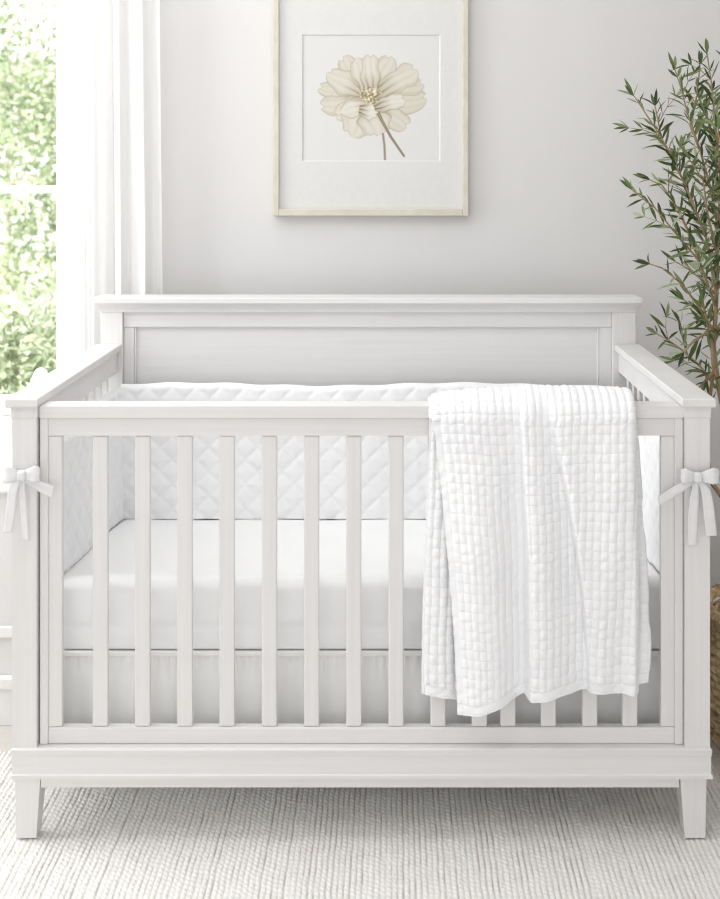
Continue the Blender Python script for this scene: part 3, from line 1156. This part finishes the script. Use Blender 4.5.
Lf = lambda y: smooth_ip(y, [(380, 429), (410, 431), (440, 436), (480, 441), (540, 447), (600, 452), (660, 456), (712, 458)])
F1 = lambda y: smooth_ip(y, [(380, 519), (430, 521), (500, 523), (560, 525), (640, 525), (700, 525)])
F2 = lambda y: smooth_ip(y, [(380, 541), (410, 546), (450, 556), (500, 567), (560, 577), (620, 584), (690, 588)])
Rt = lambda y: smooth_ip(y, [(380, 634), (420, 636), (500, 637), (600, 638), (700, 637)])
SA, SB = 0.42, 0.66


def warp(t, c=0.25):
    """denser columns near t = 0 where the folds step forward"""
    return t ** 1.6 * (1 - c) + t * c


def XF(S, Y):
    a, b, c, d = Lf(Y), F1(Y), F2(Y), Rt(Y)
    p = np.clip(S / SA, 0, 1)
    q = np.clip((S - SA) / (SB - SA), 0, 1)
    r = np.clip((S - SB) / (1 - SB), 0, 1)
    return np.where(S <= SA, a + (b - a) * p, np.where(S <= SB, b + (c - b) * warp(q), c + (d - c) * warp(r)))


def UF(S, Y, X):
    a, b, c, d = Lf(Y), F1(Y), F2(Y), Rt(Y)
    p = (X - a) / (b - a) * 11.0
    q = (X - b) / 7.2 + 11
    r = (X - d) / 7.9 + 26 + (Y - 400) * 0.004
    return np.where(S <= SA, p, np.where(S <= SB, q, r))


def WF(S, Y, X):
    a, b, c, d = Lf(Y), F1(Y), F2(Y), Rt(Y)
    ramp = 0.22 + 0.78 * sstep(400, 560, Y)
    p = np.clip((X - a) / (b - a), 0, 1)
    q = np.clip((X - b) / (c - b), 0, 1)
    r = np.clip((X - c) / (d - c), 0, 1)
    fade = 1 - 0.55 * sstep(560, 690, Y)
    w2 = 0.010 + 0.012 * np.sin(np.pi * np.clip(p * 1.15, 0, 1)) ** 1.2 - 0.014 * sstep(.55, 1, p)
    w3 = -0.004 + 0.026 * sstep(0, .14, q) - 0.026 * sstep(.25, 1.0, q)
    w4 = -0.004 + (0.024 * sstep(0, .09, r)) * fade + 0.004 * (1 - fade) - 0.006 * sstep(.1, .55, r) - 0.014 * sstep(.93, 1.0, r) + .003 * np.sin(r * 9 + Y / 60)
    return 1.55 * ramp * np.where(S <= SA, w2, np.where(S <= SB, w3, w4))


def HVB(S, Y, X):
    n = 0.5 + 0.5 * np.sin(X / 19 + 2 * np.sin(Y / 47)) * np.sin(Y / 33 + X / 60)
    a2 = 0.10 + 0.32 * (1 - sstep(430, 500, Y)) + 0.2 * n * (1 - sstep(.3, .7, S / SA))
    a3 = 0.15 + 0.2 * n
    a4 = 0.28 + 0.2 * n
    return np.where(S <= SA, a2, np.where(S <= SB, a3, a4))


def hemB(s):
    return np.interp(s, [0, SA * .3, SA * .62, SA * .85, SA, SA + .03, SA + .1, SB, SB + .15, 1], [709, 707.5, 700.5, 695, 692, 693.5, 693, 688, 689.5, 693])


rzB = lambda s: np.interp(s, [0, .05, .2, .42, .5, .8, 1], [.030, .036, .043, .046, .050, .049, .044])
build_sheet('top_layer', 560, XF, UF, WF, hemB, 2.298, rzB, HV=HVB, edge_l=6.5)

# layer below, showing at the left
LA = lambda y: smooth_ip(y, [(380, 430), (420, 429.5), (500, 427), (560, 424.5), (630, 422.5), (700, 422)])
XA = lambda S, Y: LA(Y) + (500 - LA(Y)) * S
UA = lambda S, Y, X: (X - LA(Y)) / 8.0
WA = lambda S, Y, X: 0.006 * np.sin(np.pi * np.clip((X - LA(Y)) / 34, 0, 1)) * sstep(420, 520, Y) - .006 * sstep(440, 520, Y) * sstep(36, 60, X - LA(Y))
build_sheet('under_layer', 130, XA, UA, WA, lambda s: 693 + 14 * s, 2.3115, lambda s: .026 + 0 * s, edge_l=3.0)
# layer below, showing at the right
RC = lambda y: smooth_ip(y, [(380, 634), (440, 637), (500, 641), (560, 645), (620, 649), (660, 650), (700, 646)])
XC = lambda S, Y: 560 + (RC(Y) - 560) * S
UC = lambda S, Y, X: (X - RC(Y)) / 9.5
WC = lambda S, Y, X: -.010 * sstep(.75, 1, S)
build_sheet('under_layer', 130, XC, UC, WC, lambda s: 688 - 4 * s ** 3, 2.3125, lambda s: .026 + 0 * s)

# ------------------------------------------------------------------ ribbon bows
def strip(name, pts, half, parent, wdir=None, mat=None, n=28, th=0.0008, cutv=0.0):
    """ribbon through pts; half: half width per point; wdir: width direction(s)"""
    pts = np.array(pts, float)
    half = np.array(half, float) if hasattr(half, '__len__') else np.full(len(pts), half)
    wd = np.array(wdir, float)
    if wd.ndim == 1:
        wd = np.repeat(wd[None], len(pts), 0)
    # Catmull-Rom
    t = np.linspace(0, len(pts) - 1 - 1e-6, n)
    i = t.astype(int)
    f = (t - i)[:, None]
    def g(k):
        return pts[np.clip(k, 0, len(pts) - 1)]
    p0, p1, p2, p3 = g(i - 1), g(i), g(i + 1), g(i + 2)
    c = 0.5 * (2 * p1 + (p2 - p0) * f + (2 * p0 - 5 * p1 + 4 * p2 - p3) * f ** 2 + (3 * p1 - p0 - 3 * p2 + p3) * f ** 3)
    hw = np.interp(t, np.arange(len(pts)), half)
    w = np.stack([np.interp(t, np.arange(len(pts)), wd[:, k]) for k in range(3)], -1)
    w /= np.linalg.norm(w, axis=1)[:, None]
    m = 9
    kk = np.linspace(-1, 1, m)
    rows = []
    tang = np.gradient(c, axis=0)
    nrm = np.cross(tang, w)
    nrm /= np.maximum(np.linalg.norm(nrm, axis=1), 1e-9)[:, None]
    for a in kk:
        rows.append(c + w * (hw * a)[:, None] + nrm * (0.0011 * math.sin(a * 7.5))[..., None] if False else c + w * (hw * a)[:, None] + nrm * 0.0004 * math.sin(a * 5))
    o = obj(name, grid_mesh(name, np.array(rows)), mat or M['ribbon'], parent)
    solidify(o, th, 0)
    return o


def bow(label, kx, ky, mirror, loops, tails, band, wrap):
    d = DF - 0.012
    def P3(px, py, dd=0.0):
        return ((px - VX) * (d + dd) / F, d + dd, CZ - (py - VY) * (d + dd) / F)
    px1 = d / F
    t = thing('ribbon_bow', label, 'bow', P3(kx, ky), 'ribbon bows on the crib posts')
    up = (0, 0, 1)
    for (ox, oy, hh) in loops:
        sx = 1 if ox > kx else -1
        w = abs(ox - kx)
        pts = [P3(kx + sx * 2, ky, -.002), P3(kx + sx * w * .35, ky + (oy - ky) * .3, -.010), P3(kx + sx * w * .75, ky + (oy - ky) * .8, -.014), P3(ox, oy, -.010),
               P3(ox + sx * .3, oy, -.003), P3(kx + sx * w * .75, ky + (oy - ky) * .8, .001), P3(kx + sx * w * .35, ky, .002), P3(kx + sx * 2, ky, 0)]
        hs = np.array([.36, .72, 1, .86, .84, .95, .62, .32]) * hh * px1
        strip('loop', pts, hs, t, up, n=48)
    for pts, hw in tails:
        q = [P3(*p) for p in pts]
        strip('tail', q, np.array(hw) * px1, t, (1, 0, 0.05), n=36)
    pts, hw = band
    strip('tail', [P3(*p) for p in pts], np.array(hw) * px1, t, (0.25 * mirror, 0, 1), n=36)
    # band around the post
    x0, x1 = wrap
    e = 0.0016
    bm = bmesh.new()
    z0, z1 = PZ(ky + 5.5, DF), PZ(ky - 4.5, DF)
    loop = [(x0 - e, DF - e), (x1 + e, DF - e), (x1 + e, DF + .0225), (x0 - e, DF + .0225)]
    loop = [(x0 - e, DF - e), (x1 + e, DF - e)]
    va = [bm.verts.new((x0 - e, DF + PT * .9, z0)), bm.verts.new((x0 - e, DF - e, z0)), bm.verts.new((x1 + e, DF - e, z0)), bm.verts.new((x1 + e, DF + .020, z0))]
    vb = [bm.verts.new((v.co.x, v.co.y, z1)) for v in va]
    for k in range(3):
        bm.faces.new((va[k], va[k + 1], vb[k + 1], vb[k]))
    solidify(obj('wrap', bm, M['ribbon'], t), 0.0008, 0)
    bm = bmesh.new()
    c = Vector(P3(kx, ky + .5, -.006))
    bmesh.ops.create_uvsphere(bm, u_segments=24, v_segments=14, radius=1)
    for v in bm.verts:
        p = v.co
        f = 1 + 0.08 * math.sin(p.z * 9 + p.x * 3)
        sq = lambda a: math.copysign(abs(a) ** .5, a)
        v.co = c + Vector((sq(p.x) * 4.4 * px1 * f, p.y * .009, sq(p.z) * 5.4 * px1))
    obj('knot', bm, M['ribbon'], t, True)
    return t


bow('white ribbon bow tied around the left front crib post', 21.5, 475, 1,
    [(3.5, 475, 8.6), (39, 474, 8.4)],
    [([(18, 480, -.006), (13, 490, -.012), (10.5, 510, -.012), (7.5, 533, -.010)], [2.8, 4.6, 4.6, 4.4]),
     ([(22, 480, -.003), (22.5, 495, -.004), (24, 515, -.004), (26, 541, -.003)], [2.5, 3.2, 3.2, 2.6])],
    ([(25, 479, -.002), (33, 483, -.0035), (43, 488, -.003), (53, 492, -.001)], [3, 4.5, 5.4, 6.2]), (LX0, LX1))
bow('white ribbon bow tied around the right front crib post', 697.5, 477, -1,
    [(681.5, 476, 8.0), (718, 476, 8.2)],
    [([(701, 482, -.004), (706, 492, -.008), (709, 512, -.008), (711.5, 536, -.006)], [2.8, 4.8, 5.6, 5.4]),
     ([(696, 482, -.003), (694.5, 498, -.004), (693, 518, -.004), (692.5, 546, -.003)], [2.8, 4.6, 5.0, 4.4])],
    ([(693, 481, -.002), (684, 486, -.0035), (672, 493, -.001), (659, 501, .012)], [3, 4.4, 5.0, 4.8]), (RX0, RX1))

# ------------------------------------------------------------------ olive tree in its woven basket
BX, BY, BR = 0.930, 2.72, 0.195
basket_h = PZ(612, 2.72)


def basket():
    t = thing('woven_basket', 'brown woven wicker basket on the floor right of the crib, holding the tree', 'basket', (BX, BY, FZ))
    m, nt, N, L, b = new_mat('seagrass_weave')
    tc = N.new('ShaderNodeTexCoord')
    mp = N.new('ShaderNodeMapping')
    mp.inputs['Scale'].default_value = (28, 28, 70)
    nz = N.new('ShaderNodeTexNoise')
    nz.inputs['Scale'].default_value = 1
    nz.inputs['Detail'].default_value = 5
    cr = N.new('ShaderNodeValToRGB')
    els = cr.color_ramp.elements
    els[0].position, els[0].color = 0.30, lin(150, 120, 84)
    els[1].position, els[1].color = 0.72, lin(236, 216, 184)
    e2 = els.new(0.5)
    e2.color = lin(204, 176, 136)
    L.new(tc.outputs['Object'], mp.inputs[0])
    L.new(mp.outputs[0], nz.inputs['Vector'])
    L.new(nz.outputs[0], cr.inputs[0])
    L.new(cr.outputs[0], b.inputs['Base Color'])
    b.inputs['Roughness'].default_value = 0.85
    bp = N.new('ShaderNodeBump')
    bp.inputs['Strength'].default_value = 0.6
    bp.inputs['Distance'].default_value = 0.004
    L.new(nz.outputs[0], bp.inputs['Height'])
    L.new(bp.outputs[0], b.inputs['Normal'])
    # wall: stacked twisted coils, a full ring of section points per angle
    ncoil = 16
    rc = basket_h / ncoil / 2
    na = 420
    a = np.linspace(0, 2 * np.pi, na, endpoint=False)
    outer, inner = [], []
    nz_ = 9
    for k in range(ncoil):
        for j in range(nz_):
            th = -math.pi / 2 + math.pi * (j + .5) / nz_
            z = FZ + (2 * k + 1) * rc + rc * math.sin(th)
            prof = 1 - .12 * (1 - math.sin(math.pi * min(1, z / basket_h * .9 + .08)))
            tw = 0.5 + 0.5 * np.sin(a * 46 + k * 2.1 + th * 1.2 + .5 * np.sin(a * 5 + k))
            r = BR * prof - rc + (rc * (.72 + .5 * tw)) * math.cos(th) + .0025 * np.sin(a * 3 + k)
            outer.append(np.column_stack([BX + r * np.cos(a), BY + r * np.sin(a), np.full(na, z) + .0018 * np.sin(a * 7 + k * 1.7)]))
    for z in np.linspace(basket_h - .004, 0.012, 12):
        prof = 1 - .12 * (1 - math.sin(math.pi * min(1, z / basket_h * .9 + .08)))
        r = BR * prof - 2.1 * rc
        inner.append(np.column_stack([BX + r * np.cos(a), BY + r * np.sin(a), np.full(na, z)]))
    inner.append(np.column_stack([BX + .002 * np.cos(a), BY + .002 * np.sin(a), np.full(na, .012)]))
    first = np.column_stack([BX + .002 * np.cos(a), BY + .002 * np.sin(a), np.full(na, FZ + .0005)])
    P = np.array([first] + outer + inner)
    obj('body', grid_mesh('body', P, closed_u=True), m, t)
    # plaited rim
    bm = bmesh.new()
    for s in range(2):
        pts = []
        for q in np.linspace(0, 2 * math.pi, 260):
            w = q * 40 + s * math.pi
            pts.append((BX + (BR * .985 - .012 + .007 * math.cos(w)) * math.cos(q), BY + (BR * .985 - .012 + .007 * math.cos(w)) * math.sin(q), basket_h + .004 + .006 * math.sin(w)))
        add_tube(bm, pts, 0.0075, 7)
    obj('rim', bm, m, t, True)
    for ang in (math.radians(262), math.radians(82)):
        bm = bmesh.new()
        pts = []
        for q in np.linspace(0, math.pi, 24):
            aa = ang + .28 * math.cos(q)
            rr = BR + .006 + .012 * math.sin(q)
            pts.append((BX + rr * math.cos(aa), BY + rr * math.sin(aa), basket_h - .055 + .075 * math.sin(q)))
        add_tube(bm, pts, 0.008, 8)
        obj('handle', bm, m, t, True)
    return t


basket()

tree = thing('olive_tree', 'tall slender-leaved olive tree standing in the woven basket, right of the crib', 'plant', (BX, BY, 0.014))
bm = bmesh.new()
rings = add_lathe(bm, [(0.0005, .014), (.115, .014), (.140, .205), (.147, .205), (.147, .22), (.134, .22), (.132, .19)], BX, BY, 40)
obj('pot', bm, M['pot'], tree, True)
bm = bmesh.new()
r0 = add_lathe(bm, [(0.0005, .207), (.06, .205), (.133, .2)], BX, BY, 30)
for v in bm.verts:
    v.co.z += random.uniform(-.003, .004)
obj('soil', bm, M['soil'], tree, True)


def T(px, py, d):
    return Vector((PX(px, d), d, PZ(py, d)))


stems = [
    [Vector((BX - .01, BY, .2)), T(762, 560, 2.87), T(742, 500, 2.86), T(728, 440, 2.85), T(720, 395, 2.84), T(714, 345, 2.84), T(716, 290, 2.85), T(719, 230, 2.86), T(722, 160, 2.87), T(727, 90, 2.88), T(732, 20, 2.89)],
    [Vector((BX - .03, BY - .02, .2)), T(752, 560, 2.83), T(731, 510, 2.82), T(711, 482, 2.81), T(707, 450, 2.81), T(709, 410, 2.81), T(713, 370, 2.81), T(709, 330, 2.80), T(703, 300, 2.80)],
    [Vector((BX + .02, BY + .02, .2)), T(785, 540, 2.9), T(790, 440, 2.92), T(796, 340, 2.93), T(792, 240, 2.94), T(786, 130, 2.95), T(790, 40, 2.95)],
]
branches = [
    [(717, 300, 2.85), (706, 237, 2.82), (690, 196, 2.80), (670, 152, 2.79), (650, 120, 2.78), (634, 96, 2.78)],
    [(706, 237, 2.82), (683, 180, 2.86), (662, 140, 2.88), (655, 106, 2.88)],
    [(715, 305, 2.84), (700, 262, 2.79), (677, 235, 2.77), (655, 208, 2.76), (632, 190, 2.75)],
    [(700, 262, 2.79), (680, 212, 2.82), (662, 185, 2.83), (650, 180, 2.83)],
    [(714, 332, 2.84), (700, 308, 2.80), (682, 284, 2.78), (662, 268, 2.77), (650, 264, 2.77)],
    [(716, 388, 2.84), (700, 366, 2.88), (682, 350, 2.94), (668, 340, 2.98), (657, 334, 3.0)],
    [(720, 240, 2.86), (711, 190, 2.84), (700, 150, 2.83), (688, 115, 2.82), (680, 85, 2.82), (675, 70, 2.82)],
    [(700, 150, 2.83), (690, 125, 2.88), (697, 95, 2.9), (700, 65, 2.9)],
    [(721, 180, 2.87), (715, 120, 2.85), (711, 80, 2.84), (707, 54, 2.84)],
    [(716, 295, 2.85), (702, 280, 2.90), (690, 270, 2.93), (676, 262, 2.94)],
    [(718, 260, 2.86), (708, 215, 2.77), (703, 180, 2.74), (690, 160, 2.73)],
    [(714, 345, 2.84), (705, 320, 2.88), (694, 308, 2.9), (684, 300, 2.9)],
    [(723, 150, 2.87), (735, 110, 2.82), (748, 70, 2.8), (760, 30, 2.8)],
    [(719, 230, 2.86), (740, 190, 2.82), (765, 150, 2.8), (790, 120, 2.8)],
    [(716, 290, 2.85), (740, 260, 2.8), (770, 235, 2.78), (800, 220, 2.78)],
    [(715, 330, 2.84), (742, 320, 2.8), (775, 300, 2.78)],
    [(720, 210, 2.86), (716, 160, 2.93), (708, 120, 2.97), (700, 100, 2.98)],
    [(718, 250, 2.86), (726, 205, 2.78), (724, 165, 2.74), (718, 130, 2.72)],
    [(709, 330, 2.80), (699, 338, 2.77), (690, 345, 2.76), (684, 352, 2.76)],
    [(713, 372, 2.81), (704, 382, 2.78), (697, 390, 2.77)],
    [(790, 300, 2.93), (815, 240, 2.95), (835, 180, 2.95)],
    [(792, 240, 2.94), (770, 190, 2.97), (755, 140, 2.98)],
]


def resample(pts, step):
    out = [pts[0]]
    for a, b in zip(pts, pts[1:]):
        n = max(1, int((b - a).length / step))
        for k in range(1, n + 1):
            out.append(a.lerp(b, k / n))
    return out


leafV, leafQ = [], []


def add_leaf(p, direction, L, w, nrm):
    """lanceolate folded leaf with a drooping midrib"""
    t = direction.normalized()
    side = t.cross(nrm)
    if side.length < 1e-4:
        side = t.cross(Vector((0.3, 0.2, 1)))
    side.normalize()
    n = side.cross(t)
    base = len(leafV)
    curl = random.uniform(-.45, .2)
    prof = ((0, .08), (.18, .55), (.45, 1), (.75, .7), (1, .04))
    for q, ww in prof:
        c = p + t * (L * q) + n * (curl * L * q * q)
        f = n * (w * ww * .35)
        leafV.extend([c + side * (w * ww) + f, c, c - side * (w * ww) + f])
    for k in range(4):
        a = base + 3 * k
        leafQ.append((a, a + 1, a + 4, a + 3))
        leafQ.append((a + 1, a + 2, a + 5, a + 4))


def leafy(pts, dens, start=0.0, L0=0.056):
    rs = resample(pts, dens)
    n = len(rs)
    for i in range(int(n * start), n):
        t = (rs[min(i + 1, n - 1)] - rs[max(i - 1, 0)]).normalized()
        a = random.uniform(0, 6.28)
        perp = t.orthogonal().normalized()
        perp = Matrix.Rotation(a, 3, t) @ perp
        for sg in (1, -1):
            if random.random() < .12:
                continue
            d = t * random.uniform(.5, 1.1) + perp * sg * random.uniform(.6, 1.0) + Vector((0, 0, random.uniform(-.25, .3)))
            L = L0 * random.uniform(.65, 1.25) * (1 - .35 * (i / n) ** 3)
            nr = Vector((random.uniform(-.6, .6), random.uniform(-1, -.1), random.uniform(.1, 1)))
            add_leaf(rs[i], d, L, L * random.uniform(.06, .092), nr)
    for k in range(2):
        add_leaf(rs[-1], t + Vector((random.uniform(-.35, .35), random.uniform(-.3, .3), random.uniform(-.1, .35))), L0 * random.uniform(.6, .9), L0 * .08, Vector((0, -1, .3)))


for st in stems:
    bm = bmesh.new()
    rs = resample(st, 0.05)
    n = len(rs)
    rs = [p + Vector((math.sin(i * 1.3) * .002, 0, 0)) for i, p in enumerate(rs)]
    add_tube(bm, rs, [0.0085 * (1 - .78 * i / n) + .0006 for i in range(n)], 8)
    obj('trunk', bm, M['bark'], tree, True)
    leafy(st[5:], 0.022)
for br in branches:
    pts = [T(*p) for p in br]
    bm = bmesh.new()
    rs = resample(pts, 0.02)
    n = len(rs)
    add_tube(bm, rs, [0.0034 * (1 - .72 * i / n) + .0004 for i in range(n)], 6)
    twigs = []
    for k in range(2, n - 1, 3):
        if random.random() < .75:
            t = (rs[k + 1] - rs[k - 1]).normalized()
            perp = Matrix.Rotation(random.uniform(0, 6.28), 3, t) @ t.orthogonal().normalized()
            L = random.uniform(.04, .085)
            e1 = rs[k] + (t * .6 + perp * .75 + Vector((0, 0, .15))).normalized() * L
            mid = rs[k].lerp(e1, .5) + t * L * .08
            add_tube(bm, [rs[k], mid, e1], [.0014, .001, .0005], 5)
            twigs.append([rs[k], mid, e1])
    obj('branch', bm, M['bark'], tree, True)
    leafy(pts, 0.018, 0.05)
    for tw in twigs:
        leafy(tw, 0.02, .3, .048)
obj('foliage', raw_mesh('foliage', [tuple(v) for v in leafV], leafQ, True), M['olive_leaf'], tree)
